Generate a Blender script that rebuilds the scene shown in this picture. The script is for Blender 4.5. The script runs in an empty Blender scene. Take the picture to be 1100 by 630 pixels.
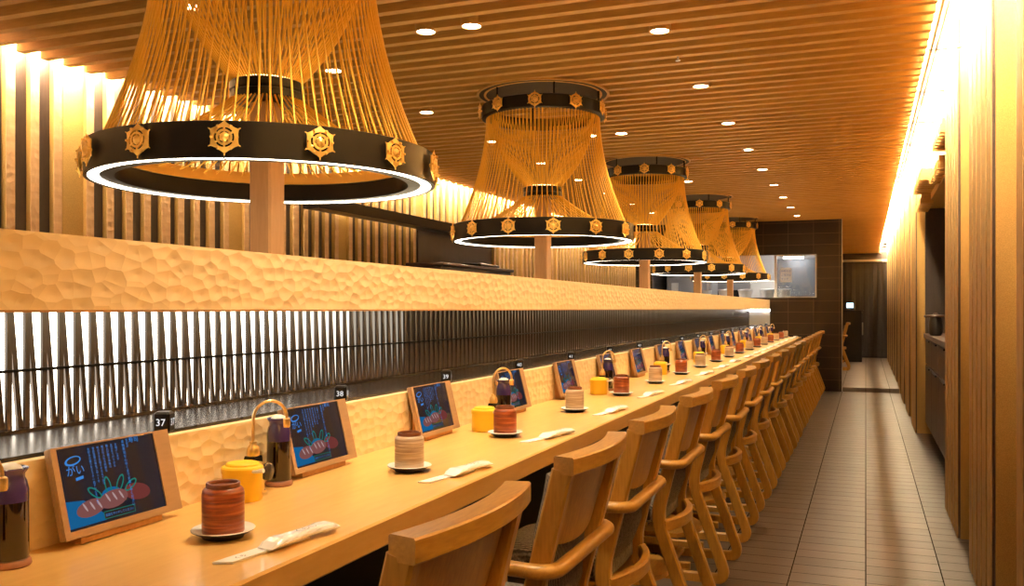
import bpy, math, random
from mathutils import Vector, Matrix
random.seed(7)
PI = math.pi
C = bpy.context.scene.collection
SC = bpy.context.scene

# ------------------------------------------------------------------ mesh helpers
class MB:
    def __init__(s): s.v = []; s.f = []; s.m = []
    def add(s, vs, fs, mi=0):
        n = len(s.v); s.v += [tuple(p) for p in vs]
        for f in fs: s.f.append([i+n for i in f]); s.m.append(mi)
        return s
    def box(s, x0, x1, y0, y1, z0, z1, mi=0):
        vs = [(x, y, z) for z in (z0, z1) for y in (y0, y1) for x in (x0, x1)]
        return s.add(vs, [(0,2,3,1),(4,5,7,6),(0,1,5,4),(2,6,7,3),(0,4,6,2),(1,3,7,5)], mi)
    def bbox(s, x0, x1, y0, y1, z0, z1, b=.003, mi=0):
        # box with chamfered vertical and top edges (octagonal loops)
        def loop(z, i):
            a0, a1, c0, c1 = x0+i, x1-i, y0+i, y1-i
            return [(a0+b,c0,z),(a1-b,c0,z),(a1,c0+b,z),(a1,c1-b,z),(a1-b,c1,z),(a0+b,c1,z),(a0,c1-b,z),(a0,c0+b,z)]
        L = [loop(z0, b), loop(z0+b, 0), loop(z1-b, 0), loop(z1, b)]
        vs = sum(L, []); fs = [tuple(range(7,-1,-1)), tuple(range(24,32))]
        for k in range(3):
            for i in range(8):
                j = (i+1) % 8; fs.append((k*8+i, k*8+j, k*8+8+j, k*8+8+i))
        return s.add(vs, fs, mi)
    def prism(s, pts, z0, z1, mi=0, M=None):
        n = len(pts)
        vs = [Vector((p[0], p[1], z0)) for p in pts] + [Vector((p[0], p[1], z1)) for p in pts]
        if M: vs = [M @ v for v in vs]
        fs = [tuple(range(n-1, -1, -1)), tuple(range(n, 2*n))] + [(i, (i+1) % n, n+(i+1) % n, n+i) for i in range(n)]
        return s.add(vs, fs, mi)
    def sweep(s, path, sect, up=(0,0,1), cap=True, closed=False, mi=0, scale=None):
        P = [Vector(p) for p in path]; n = len(P); k = len(sect); up = Vector(up); vs = []
        for i, p in enumerate(P):
            if closed: t = P[(i+1) % n]-P[i-1]
            else: t = P[min(i+1, n-1)]-P[max(i-1, 0)]
            t.normalize(); a = t.cross(up)
            if a.length < 1e-4: a = t.cross(Vector((1,0,0)))
            a.normalize(); b = a.cross(t); sc = scale[i] if scale else 1
            vs += [p + a*(q[0]*sc) + b*(q[1]*sc) for q in sect]
        fs = []
        for i in range(n if closed else n-1):
            j = (i+1) % n
            for q in range(k):
                r = (q+1) % k; fs.append((i*k+q, i*k+r, j*k+r, j*k+q))
        if cap and not closed:
            fs.append(tuple(range(k-1, -1, -1))); fs.append(tuple((n-1)*k+q for q in range(k)))
        return s.add(vs, fs, mi)
    def tube(s, path, r, seg=8, mi=0, closed=False, scale=None, up=(0,0,1)):
        return s.sweep(path, [(r*math.cos(2*PI*i/seg), r*math.sin(2*PI*i/seg)) for i in range(seg)], up=up, mi=mi, closed=closed, scale=scale)
    def lathe(s, prof, c=(0,0,0), seg=24, mi=0, axis='z', a0=0, a1=2*PI, closedprof=False):
        full = abs(a1-a0-2*PI) < 1e-6; m = seg if full else seg+1; k = len(prof); vs = []
        for i in range(m):
            a = a0+(a1-a0)*i/seg; ca, sa = math.cos(a), math.sin(a)
            for r, z in prof:
                if axis == 'z': vs.append((c[0]+r*ca, c[1]+r*sa, c[2]+z))
                elif axis == 'x': vs.append((c[0]+z, c[1]+r*ca, c[2]+r*sa))
                else: vs.append((c[0]+r*sa, c[1]+z, c[2]+r*ca))
        fs = []
        for i in range(seg):
            j = (i+1) % m
            for q in range(k if closedprof else k-1):
                r = (q+1) % k; fs.append((i*k+q, j*k+q, j*k+r, i*k+r))
        return s.add(vs, fs, mi)
    def build(s, name, mats, parent=None, smooth=False, ang=40):
        me = bpy.data.meshes.new(name); me.from_pydata(s.v, [], s.f)
        for m in (mats if isinstance(mats, (list, tuple)) else [mats]): me.materials.append(m)
        if any(s.m):
            for p, mi in zip(me.polygons, s.m): p.material_index = mi
        if smooth:
            me.polygons.foreach_set('use_smooth', [True]*len(me.polygons)); me.set_sharp_from_angle(angle=math.radians(ang))
        me.update()
        o = bpy.data.objects.new(name, me); C.objects.link(o)
        if parent: o.parent = parent
        return o

def tag(o, label=None, cat=None, group=None, kind=None):
    for k, v in (('label', label), ('category', cat), ('group', group), ('kind', kind)):
        if v: o[k] = v
    return o
def empty(name, loc, label=None, cat=None, group=None, rz=0):
    o = bpy.data.objects.new(name, None); C.objects.link(o); o.location = loc; o.rotation_euler.z = rz; o.empty_display_size = .1
    return tag(o, label, cat, group)
def kids(o): return [c for c in bpy.data.objects if c.parent == o]
def copy_tree(o, parent=None):
    c = o.copy(); C.objects.link(c)
    if parent: c.parent = parent
    if o.name not in kids_of: kids_of[o.name] = kids(o)
    for ch in kids_of[o.name]: copy_tree(ch, c)
    return c
kids_of = {}
def at(o, loc, rz=None, label=None):
    o.location = loc
    if rz is not None: o.rotation_euler.z = rz
    if label: o['label'] = label
    return o
def S(o): o['kind'] = 'structure'; return o
ORD = ['zeroth','first','second','third','fourth','fifth','sixth','seventh','eighth','ninth','tenth','eleventh','twelfth','thirteenth',
       'fourteenth','fifteenth','sixteenth','seventeenth','eighteenth','nineteenth','twentieth']

# ------------------------------------------------------------------ materials
def lin(r, g, b):
    f = lambda c: c/12.92 if c <= .04045 else ((c+.055)/1.055)**2.4
    return (f(r/255), f(g/255), f(b/255), 1)
class NT:
    def __init__(s, name):
        s.m = bpy.data.materials.new(name); s.m.use_nodes = True; s.t = s.m.node_tree; s.n = s.t.nodes
        s.b = s.n['Principled BSDF']; s.o = s.n['Material Output']
    def node(s, ty, **kw):
        n = s.n.new(ty)
        for k, v in kw.items():
            if hasattr(n, k): setattr(n, k, v)
            else: n.inputs[k.replace('_', ' ')].default_value = v
        return n
    def link(s, a, b): s.t.links.new(a, b)
    def coords(s, scale=(1,1,1), rot=(0,0,0), src='Object'):
        tc = s.n.new('ShaderNodeTexCoord'); mp = s.n.new('ShaderNodeMapping')
        mp.inputs['Scale'].default_value = scale; mp.inputs['Rotation'].default_value = rot
        s.link(tc.outputs[src], mp.inputs['Vector']); return mp.outputs['Vector']
    def ramp(s, fac, stops):
        r = s.n.new('ShaderNodeValToRGB'); e = r.color_ramp.elements
        while len(e) < len(stops): e.new(.5)
        for i, (p, c) in enumerate(stops): e[i].position = p; e[i].color = c
        s.link(fac, r.inputs['Fac']); return r.outputs['Color']
    def bump(s, h, strength=.3, dist=.01, inv=False):
        b = s.n.new('ShaderNodeBump'); b.inputs['Strength'].default_value = strength; b.inputs['Distance'].default_value = dist; b.invert = inv
        s.link(h, b.inputs['Height']); s.link(b.outputs['Normal'], s.b.inputs['Normal']); return b
def plain(name, col, rough=.5, metal=0, **kw):
    t = NT(name); t.b.inputs['Base Color'].default_value = col; t.b.inputs['Roughness'].default_value = rough; t.b.inputs['Metallic'].default_value = metal
    ns = t.node('ShaderNodeTexNoise', Scale=35.0, Detail=3.0); t.link(t.coords(), ns.inputs['Vector'])
    mr = t.node('ShaderNodeMapRange'); mr.inputs['To Min'].default_value = max(.02, rough-.05); mr.inputs['To Max'].default_value = min(1, rough+.05)
    t.link(ns.outputs['Fac'], mr.inputs['Value']); t.link(mr.outputs['Result'], t.b.inputs['Roughness'])
    for k, v in kw.items(): t.b.inputs[k.replace('_', ' ')].default_value = v
    return t.m
def wood(name, c1, c2, axis='y', rough=.4, scale=9, bump=.06, coat=0):
    t = NT(name); sc = {'x': (.12,1,1), 'y': (1,.12,1), 'z': (1,1,.12)}[axis]
    v = t.coords(tuple(scale*q for q in sc))
    n1 = t.node('ShaderNodeTexNoise', Scale=2.2, Detail=6.0, Roughness=.6, Distortion=.6); t.link(v, n1.inputs['Vector'])
    v2 = t.coords(tuple(scale*9*q for q in sc)); n2 = t.node('ShaderNodeTexNoise', Scale=2.0, Detail=3.0); t.link(v2, n2.inputs['Vector'])
    mx = t.node('ShaderNodeMath', operation='MULTIPLY_ADD'); t.link(n2.outputs['Fac'], mx.inputs[0]); mx.inputs[1].default_value = .45
    m2 = t.node('ShaderNodeMath', operation='MULTIPLY'); t.link(n1.outputs['Fac'], m2.inputs[0]); m2.inputs[1].default_value = .55
    t.link(m2.outputs[0], mx.inputs[2])
    t.link(t.ramp(mx.outputs[0], [(.34, c2), (.62, c1)]), t.b.inputs['Base Color'])
    t.b.inputs['Roughness'].default_value = rough; t.bump(n2.outputs['Fac'], bump, .002)
    t.b.inputs['Coat Weight'].default_value = coat
    return t.m
def emit(name, col, st):
    t = NT(name); e = t.n.new('ShaderNodeEmission'); e.inputs['Color'].default_value = col; e.inputs['Strength'].default_value = st
    t.link(e.outputs[0], t.o.inputs['Surface']); return t.m
def hammered(name, col, col2, scale=13, strength=.6, rough=.45, stretch=(1,1,1), dist=.006):
    # adze-cut wood: overlapping shallow scallops
    t = NT(name); v = t.coords(stretch)
    vo = t.node('ShaderNodeTexVoronoi', Scale=float(scale), Randomness=.75); vo.feature = 'F1'; t.link(v, vo.inputs['Vector'])
    t.bump(vo.outputs['Distance'], strength, dist)
    n = t.node('ShaderNodeTexNoise', Scale=3.0, Detail=4.0); t.link(t.coords((2, .6, 9)), n.inputs['Vector'])
    mx = t.n.new('ShaderNodeMix'); mx.data_type = 'RGBA'; mx.blend_type = 'MULTIPLY'; mx.inputs['Factor'].default_value = .09
    t.link(t.ramp(n.outputs['Fac'], [(.35, col2), (.65, col)]), mx.inputs['A'])
    bw = t.n.new('ShaderNodeRGBToBW'); t.link(vo.outputs['Color'], bw.inputs[0]); t.link(bw.outputs[0], mx.inputs['B'])
    t.link(mx.outputs['Result'], t.b.inputs['Base Color']); t.b.inputs['Roughness'].default_value = rough
    return t.m

M = {}
M['counter'] = wood('counter_wood', (.84,.53,.18,1), (.75,.44,.13,1), 'y', .28, 5, .03, .15)
M['chair'] = wood('chair_wood', (.53,.285,.05,1), (.36,.178,.026,1), 'z', .36, 9, .06, .1)
M['chairy'] = wood('chair_wood_along', (.53,.285,.05,1), (.36,.178,.026,1), 'y', .36, 9, .06, .1)
M['slat'] = wood('ceiling_slat_wood', (.60,.34,.09,1), (.48,.255,.06,1), 'x', .55, 6, .1)
M['ceil'] = plain('ceiling_board', (.03,.018,.01,1), .8)
M['post'] = wood('post_wood', (.52,.28,.11,1), (.42,.21,.075,1), 'z', .5, 6, .05)
M['tabframe'] = wood('tablet_frame_wood', (.40,.26,.145,1), (.33,.21,.115,1), 'y', .45, 9, .03)
M['fascia'] = hammered('adzed_pale_wood', (.92,.74,.44,1), (.89,.68,.38,1), 36, .6, .5, (1, .75, 1.15), .007)
M['splash'] = hammered('adzed_splash_wood', (.92,.76,.46,1), (.88,.69,.39,1), 36, .6, .5, (1, .8, 1.1), .007)
M['emboss'] = hammered('adzed_slat_wood', (.62,.36,.16,1), (.52,.29,.12,1), 34, .5, .5, (1, 1, .8), .008)
M['black'] = plain('black_metal', (.009,.0075,.0065,1), .32, 0, Specular_IOR_Level=.16)
M['darkrecess'] = wood('dark_stained_board', (.045,.028,.022,1), (.028,.016,.012,1), 'z', .45, 8, .05)
M['lattice'] = wood('dark_bronze_slat', (.085,.056,.038,1), (.05,.032,.022,1), 'z', .42, 20, .05)
M['ledge'] = wood('dark_ledge', (.035,.025,.019,1), (.02,.014,.011,1), 'y', .27, 12, .0)
M['brass'] = plain('brass', (.90,.66,.30,1), .30, .9)
M['gold'] = plain('gold_ornament', (.95,.58,.14,1), .35, .6)
M['cord'] = plain('gold_cord', (.92,.51,.05,1), .5, .1)
M['led'] = emit('led_ring_light', (1,.86,.66,1), 9)
M['cove'] = emit('cove_light', (1,.79,.48,1), 560)
M['coveL'] = emit('cove_light_left', (1,.82,.56,1), 420)
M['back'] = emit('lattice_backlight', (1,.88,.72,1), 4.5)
M['back2'] = emit('lattice_backlight_fade', (1,.88,.72,1), 1.3)
M['back3'] = emit('lattice_backlight_fade_end', (1,.86,.68,1), .35)
M['spotdisc'] = emit('downlight_lamp', (1,.80,.50,1), 30)
M['hublight'] = emit('hub_light', (1,.70,.30,1), 14)
M['under'] = emit('under_ledge_light', (1,.78,.46,1), 16)
M['added_uplight'] = emit('added_island_uplight', (1,.78,.46,1), 13)
M['slatfill'] = emit('added_slat_light', (1,.82,.60,1), 5)
M['white'] = plain('white_ceramic', (.82,.80,.76,1), .3)
M['steel'] = plain('steel', (.55,.54,.52,1), .32, .9)
M['seatnum'] = emit('tag_white_glow', (.9,.9,.9,1), .75)  # numerals given a glow of their own, though no lamp
M['purple'] = plain('blue_violet_glass', (.03,.018,.13,1), .08, 0, Coat_Weight=.5)
M['soy'] = plain('soy_filled_glass', (.012,.005,.003,1), .08, 0, Coat_Weight=.5)
M['coaster'] = plain('brown_coaster', (.28,.13,.08,1), .5)
M['yellow'] = plain('yellow_lacquer', (.92,.60,.03,1), .35)
M['knob'] = plain('dark_knob', (.03,.024,.022,1), .2)
M['dshdark'] = plain('dark_glaze', (.02,.015,.012,1), .3)
def cup_mat(name, c1, c2, c3, sc):
    t = NT(name); v = t.coords((6, 6, sc)); n = t.node('ShaderNodeTexNoise', Scale=2.0, Detail=4.0); t.link(v, n.inputs['Vector'])
    t.link(t.ramp(n.outputs['Fac'], [(.3, c3), (.5, c1), (.68, c2)]), t.b.inputs['Base Color']); t.b.inputs['Roughness'].default_value = .3
    w = t.node('ShaderNodeTexWave', Scale=38.0, Distortion=1.0); w.bands_direction = 'Z'; t.link(t.coords(), w.inputs['Vector']); t.bump(w.outputs['Fac'], .35, .0015)
    return t.m
M['cupred'] = cup_mat('russet_glaze', (.27,.06,.018,1), (.42,.12,.035,1), (.14,.03,.012,1), 120)
M['cupgrey'] = cup_mat('oatmeal_glaze', (.47,.36,.25,1), (.62,.50,.37,1), (.33,.23,.15,1), 160)
M['cuprim'] = plain('dark_brown_rim', (.16,.05,.02,1), .3)
def fabric():
    t = NT('grey_tweed'); v = t.coords((1,1,1)); w = t.node('ShaderNodeTexWave', Scale=42.0, Distortion=2.0, Detail=2.0); w.bands_direction = 'Y'; t.link(v, w.inputs['Vector'])
    n = t.node('ShaderNodeTexNoise', Scale=140.0, Detail=2.0); t.link(v, n.inputs['Vector'])
    m = t.node('ShaderNodeMath', operation='MULTIPLY'); t.link(w.outputs['Fac'], m.inputs[0]); t.link(n.outputs['Fac'], m.inputs[1])
    t.link(t.ramp(m.outputs[0], [(.1, (.03,.025,.021,1)), (.5, (.34,.29,.24,1))]), t.b.inputs['Base Color']); t.b.inputs['Roughness'].default_value = .9
    t.bump(m.outputs[0], .6, .004); return t.m
M['fabric'] = fabric()
def goldpaper():
    t = NT('gold_wallcovering'); n = t.node('ShaderNodeTexNoise', Scale=420.0, Detail=2.0); t.link(t.coords(), n.inputs['Vector'])
    t.link(t.ramp(n.outputs['Fac'], [(.35, (.40,.225,.055,1)), (.65, (.55,.33,.09,1))]), t.b.inputs['Base Color']); t.b.inputs['Roughness'].default_value = .6
    t.b.inputs['Metallic'].default_value = .15; t.bump(n.outputs['Fac'], .2, .001); return t.m
M['goldpaper'] = goldpaper()
M['rslat'] = wood('rough_wood_rib', (.58,.36,.12,1), (.40,.22,.06,1), 'z', .55, 14, .3)
def floor_mat(name, bw, rh, c1, c2, rough):
    t = NT(name); tc = t.n.new('ShaderNodeTexCoord'); sp = t.n.new('ShaderNodeSeparateXYZ'); t.link(tc.outputs['Object'], sp.inputs[0])
    cb = t.n.new('ShaderNodeCombineXYZ'); t.link(sp.outputs['Y'], cb.inputs['X']); t.link(sp.outputs['X'], cb.inputs['Y'])
    br = t.n.new('ShaderNodeTexBrick'); t.link(cb.outputs[0], br.inputs['Vector']); br.offset = .37; br.inputs['Scale'].default_value = 1
    br.inputs['Brick Width'].default_value = bw; br.inputs['Row Height'].default_value = rh; br.inputs['Mortar Size'].default_value = .0026
    br.inputs['Mortar Smooth'].default_value = .2; br.inputs['Color1'].default_value = c1; br.inputs['Color2'].default_value = c2; br.inputs['Mortar'].default_value = (.018,.012,.009,1)
    n = t.node('ShaderNodeTexNoise', Scale=4.0, Detail=8.0, Roughness=.7); t.link(t.coords((1.5, 9, 1)), n.inputs['Vector'])
    mx = t.n.new('ShaderNodeMix'); mx.data_type = 'RGBA'; mx.blend_type = 'MULTIPLY'; mx.inputs['Factor'].default_value = .65
    t.link(br.outputs['Color'], mx.inputs['A']); t.link(t.ramp(n.outputs['Fac'], [(.3, (.62,.60,.58,1)), (.7, (1.15,1.1,1.05,1))]), mx.inputs['B'])
    t.link(mx.outputs['Result'], t.b.inputs['Base Color'])
    mr = t.node('ShaderNodeMapRange'); mr.inputs['To Min'].default_value = rough-.1; mr.inputs['To Max'].default_value = rough+.14
    t.link(n.outputs['Fac'], mr.inputs['Value'])
    mf = t.node('ShaderNodeMath', operation='MAXIMUM'); t.link(mr.outputs['Result'], mf.inputs[0]); t.link(br.outputs['Fac'], mf.inputs[1]); t.link(mf.outputs[0], t.b.inputs['Roughness'])
    sp_ = t.node('ShaderNodeMath', operation='MULTIPLY_ADD'); t.link(br.outputs['Fac'], sp_.inputs[0]); sp_.inputs[1].default_value = -.5; sp_.inputs[2].default_value = .5; t.link(sp_.outputs[0], t.b.inputs['Specular IOR Level'])
    ad = t.node('ShaderNodeMath', operation='MULTIPLY_ADD'); t.link(br.outputs['Fac'], ad.inputs[0]); ad.inputs[1].default_value = -1.5; t.link(n.outputs['Fac'], ad.inputs[2])
    t.bump(ad.outputs[0], .35, .003); return t.m
M['floor'] = floor_mat('floor_tile', .135, .30, (.088,.067,.054,1), (.060,.046,.037,1), .36)
M['floor2'] = floor_mat('far_floor_tile', .60, .30, (.16,.12,.095,1), (.14,.105,.083,1), .42)
def tilewall():
    t = NT('dark_wall_tile'); tc = t.n.new('ShaderNodeTexCoord'); sp = t.n.new('ShaderNodeSeparateXYZ'); t.link(tc.outputs['Object'], sp.inputs[0])
    cb = t.n.new('ShaderNodeCombineXYZ'); t.link(sp.outputs['X'], cb.inputs['X']); t.link(sp.outputs['Z'], cb.inputs['Y'])
    br = t.n.new('ShaderNodeTexBrick'); t.link(cb.outputs[0], br.inputs['Vector']); br.offset = 0; br.inputs['Scale'].default_value = 1
    br.inputs['Brick Width'].default_value = .335; br.inputs['Row Height'].default_value = .155; br.inputs['Mortar Size'].default_value = .003
    br.inputs['Color1'].default_value = (.017,.011,.008,1); br.inputs['Color2'].default_value = (.023,.016,.011,1); br.inputs['Mortar'].default_value = (.09,.06,.04,1)
    t.link(br.outputs['Color'], t.b.inputs['Base Color']); t.b.inputs['Roughness'].default_value = .42; t.b.inputs['Specular IOR Level'].default_value = .22; t.bump(br.outputs['Fac'], .4, .002, True); return t.m
M['tilewall'] = tilewall()
def glassmat():
    t = NT('window_glass'); t.b.inputs['Base Color'].default_value = (.9,.93,.95,1); t.b.inputs['Roughness'].default_value = .02
    t.b.inputs['Transmission Weight'].default_value = 1; t.b.inputs['IOR'].default_value = 1.45; return t.m
M['glass'] = glassmat()
M['curtain'] = plain('black_curtain', (.020,.015,.013,1), .85)
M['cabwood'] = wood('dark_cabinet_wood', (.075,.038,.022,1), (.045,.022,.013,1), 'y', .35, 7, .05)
M['kwhite'] = plain('kitchen_white', (.72,.74,.75,1), .4)
M['kpanel'] = plain('kitchen_grey_door', (.36,.35,.36,1), .4)
M['klight'] = emit('kitchen_tube', (1,.95,.88,1), 45)
M['paper'] = plain('paper_sleeve', (.95,.94,.92,1), .6)
M['film'] = plain('towel_film', (.96,.95,.93,1), .25, 0, Coat_Weight=.4)
M['ink'] = plain('black_ink', (.01,.01,.01,1), .6)
M['scr'] = NT('tablet_screen_glass')
def screenmat():
    t = M['scr']; n = t.node('ShaderNodeTexWave', Scale=9.0, Distortion=2.0, Detail=2.0); n.bands_direction = 'DIAGONAL'; t.link(t.coords((1,1,.35)), n.inputs['Vector'])
    c = t.ramp(n.outputs['Fac'], [(.3, (.003,.010,.026,1)), (.8, (.016,.012,.014,1))])
    t.link(c, t.b.inputs['Emission Color']); t.b.inputs['Emission Strength'].default_value = .5
    t.b.inputs['Base Color'].default_value = (.006,.007,.01,1); t.b.inputs['Roughness'].default_value = .12; return t.m
M['scr'] = screenmat()
M['scrblue'] = emit('screen_blue', (.015,.17,.42,1), .45)
M['scrtext'] = emit('screen_text', (.06,.32,.9,1), .5)
M['scrpink'] = emit('screen_fish', (.36,.13,.12,1), .4)
M['scrred'] = emit('screen_tuna', (.16,.035,.03,1), .7)
M['scrwhite'] = emit('screen_stripe', (.5,.34,.34,1), .6)
M['scrgreen'] = emit('screen_leaf', (.01,.20,.16,1), .6)
M['notice_blue'] = plain('notice_blue', (.08,.22,.62,1), .6)
M['tabscreen'] = emit('till_screen', (.45,.75,1,1), 2.5)

# ------------------------------------------------------------------ key dimensions (metres)
HC = 1.13; CT = .74; ZC = 2.357
XR = .42; XL = -3.90; YW = 13.12; YN = -1.6; YF = 21.5
X_FRONT = -.83; X_BACK = -1.25

# ------------------------------------------------------------------ the setting
b = MB(); b.box(-4.4, .95, YN, YW+.05, -.05, 0); S(b.build('floor', M['floor']))
b = MB(); b.box(-4.4, .95, YW+.05, YF+.3, -.05, .055); b.box(-.3, .43, YW+.03, YW+.09, .0, .058, 0); S(b.build('floor', M['floor2']))
b = MB(); b.box(-3.78, .282, YN, YF+.3, ZC+.11, ZC+.15); b.box(-4.4, -3.78, YN, YF+.3, ZC+.24, ZC+.28); b.box(.282, .95, YN, YF+.3, ZC+.24, ZC+.28); b.box(-3.80, -3.78, YN, YF+.3, ZC+.11, ZC+.24); b.box(.272, .292, YN, YF+.3, ZC+.11, ZC+.24); S(b.build('ceiling', M['ceil']))
b = MB(); y = YN+.05
while y < YF:
    b.box(-3.77, .272, y, y+.042, ZC, ZC+.11); y += .1345
S(b.build('trim_1', M['slat']))

# left wall with its ribs
b = MB(); b.box(-4.12, -3.940, YN, YF, 0, ZC+.24); S(b.build('wall_left', M['darkrecess']))
be, bg = MB(), MB()
y0 = 3.62 - 1.33*4
while y0 < 19:
    for i in range(9):
        ys = y0 + .085 + i*.140
        w = .050 if i != 4 else .07
        zb = 1.955 if 7.60 < ys < 9.35 else 0
        be.box(-3.912, -3.908, ys, ys+w, zb, ZC+.2)
        bg.box(-3.96, -3.912, ys, ys+w, zb, ZC+.2)
    zb = 1.955 if 7.4 < y0 < 9.35 else 0
    bg.box(-3.96, -3.932, y0-.05, y0+.086, zb, ZC+.2)
    y0 += 1.33
S(be.build('trim_2', M['emboss'])); S(bg.build('trim_3', M['goldpaper']))
# cove lights
b = MB(); b.box(-3.808, -3.801, YN, YF, ZC+.12, ZC+.18); S(b.build('trim_4', M['coveL']))
b = MB(); b.box(.293, .300, YN, YF, ZC+.12, ZC+.18); S(b.build('trim_5', M['cove']))
b = MB()
for x in (.285, .305):
    b.box(x, x+.006, YN, YF, ZC-.012, ZC+.012)
y = YN
while y < YF: b.box(.272, .42, y, y+.03, ZC+.0, ZC+.012); y += .9
S(b.build('trim_6', M['steel']))
# soffit beam on the left wall with light under it, dark niche
b = MB(); b.box(-3.87, -3.72, 5.66, 9.4, 1.87, 1.955); b.box(-3.96, -3.87, 5.66, 9.4, 1.94, 1.955); S(b.build('trim_7', M['black']))
b = MB(); b.box(-3.895, -3.875, 5.7, 7.6, 1.925, 1.935); S(b.build('trim_8', M['under']))
b = MB(); b.box(-3.96, -3.93, 7.62, 9.35, 0, 1.87); S(b.build('trim_9', M['darkrecess']))

# right wall: gold blocks with ribs, cabinet niche
b = MB(); b.box(.80, .90, YN, YF, 0, ZC+.24); S(b.build('wall_right', M['goldpaper']))
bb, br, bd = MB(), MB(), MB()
starts = [-.36, .98, 2.32, 3.654, 4.937] + [8.99+1.36*i for i in range(9)]
for ys in starts:
    top = ZC+.2
    bb.box(XR+.014, .80, ys, ys+.80, 0, top)
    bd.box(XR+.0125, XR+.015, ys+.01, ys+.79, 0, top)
    for i in range(5):
        ya = ys+.016+i*.156
        br.box(XR, XR+.004, ya, ya+.112, 0, top); bd.box(XR+.004, XR+.0125, ya+.001, ya+.111, 0, top)  # rib sides and backing coloured dark to stand in for groove shade
for ys in starts:
    nx = min([s for s in starts if s > ys+.1] + [99])
    if ys != 4.937 and nx < 90: bb.box(.52, .80, ys+.80, nx, 0, ZC+.2)
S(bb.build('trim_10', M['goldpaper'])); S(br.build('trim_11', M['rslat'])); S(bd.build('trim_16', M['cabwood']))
# header above the niche
b = MB(); b.box(.50, .80, 5.737, 8.99, 2.03, ZC+.2); S(b.build('trim_12', M['goldpaper']))
b = MB()
for j, (ya, yb, z0, xo) in enumerate([(5.76, 6.45, 2.15, .40), (6.45, 7.3, 2.04, .43), (7.3, 8.2, 2.08, .37), (8.2, 8.95, 2.00, .42)]):
    yy = ya
    while yy < yb: b.box(xo, .52, yy, yy+.05, z0, z0+.05); yy += .11
    b.box(xo+.01, .52, ya, yb, z0+.05, z0+.085)
S(b.build('trim_13', M['slat']))
b = MB(); b.box(.74, .80, 5.737, 8.99, .9, 2.03); b.box(.5, .8, 8.94, 8.99, .9, 2.03); S(b.build('trim_14', M['darkrecess']))
cab = empty('built_in_cabinet', (.50, 7.35, 0), 'dark brown wooden drawer cabinet with a worktop in the right wall recess', 'cabinet')
b = MB(); b.box(.02, .24, -1.6, 1.6, .10, .87); b.box(.07, .24, -1.6, 1.6, 0, .10, 1); b.build('body', [M['cabwood'], M['black']], cab)
b = MB(); b.bbox(-.015, .24, -1.605, 1.605, .87, .91, .004); b.build('worktop', M['cabwood'], cab)
for i in range(4):
    ya = -1.59+i*.797
    d = MB().bbox(-.0, .02, ya, ya+.785, .64, .86, .003).build('drawer', M['cabwood'], cab); MB().box(-.012, 0, ya+.2, ya+.585, .845, .857).build('handle', M['black'], d)
    d = MB().bbox(-.0, .02, ya, ya+.785, .11, .63, .003).build('door', M['cabwood'], cab); MB().box(-.012, 0, ya+.2, ya+.585, .61, .622).build('handle', M['black'], d)
up = empty('tall_cupboard', (.58, 6.2, .91), 'brown upright panel cupboard standing on the recessed worktop', 'cupboard')
MB().bbox(0, .15, -.42, .42, 0, .78, .004).build('body', M['cabwood'], up)
for sy in (-1, 1):
    d = MB().bbox(-.018, 0, min(0, sy*.41), max(0, sy*.41), .01, .77, .003).build('door', plain('brown_door', (.13,.065,.035,1), .4), up)
    MB().tube([(-.03, sy*.04, .3), (-.03, sy*.04, .45)], .005).build('handle', M['black'], d)
pot = empty('water_dispenser', (.535, 8.2, .91), 'small dark dispenser with a flat projecting lid on the recessed worktop', 'dispenser')
MB().lathe([(0,0),(.04,0),(.052,.02),(.055,.09),(.045,.15),(0,.15)], seg=20).build('body', M['dshdark'], pot, True)
MB().lathe([(0,.15),(.085,.15),(.09,.158),(.085,.168),(.02,.172),(.016,.185),(0,.188)], seg=20).build('lid', M['cabwood'], pot, True)

# tile wall at the far end with the kitchen window
b = MB(); T = .14
b.box(-.63, -.30, YW, YW+T, 0, ZC+.02); b.box(-2.92, -.63, YW, YW+T, 1.885, ZC+.02); b.box(-1.25, -.63, YW, YW+T, 0, 1.285)
b.box(-2.92, -1.25, YW, YW+T, 0, .90); b.box(-2.92, -1.56, YW, YW+T, .9, 1.285); b.box(-1.56, -1.25, YW, YW+T, 1.125, 1.285)
b.box(-3.05, -2.92, YW, YW+T, 0, ZC+.02)
S(b.build('wall_back', M['tilewall']))
b = MB(); b.box(-.306, -.294, YW-.006, YW, 0, ZC); S(b.build('trim_15', M['steel']))
# kitchen window: frame + glass pane on the right part
b = MB(); 
for (x0, x1, z0, z1) in [(-1.19,-1.16,1.285,1.885), (-.65,-.63,1.285,1.885), (-1.16,-.65,1.285,1.30), (-1.16,-.65,1.868,1.885)]:
    b.box(x0, x1, YW+.02, YW+.05, z0, z1)
wf = S(b.build('window_1', M['steel']))
MB().box(-1.16, -.65, YW+.032, YW+.038, 1.30, 1.868).build('pane', M['glass'], wf)

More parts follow.
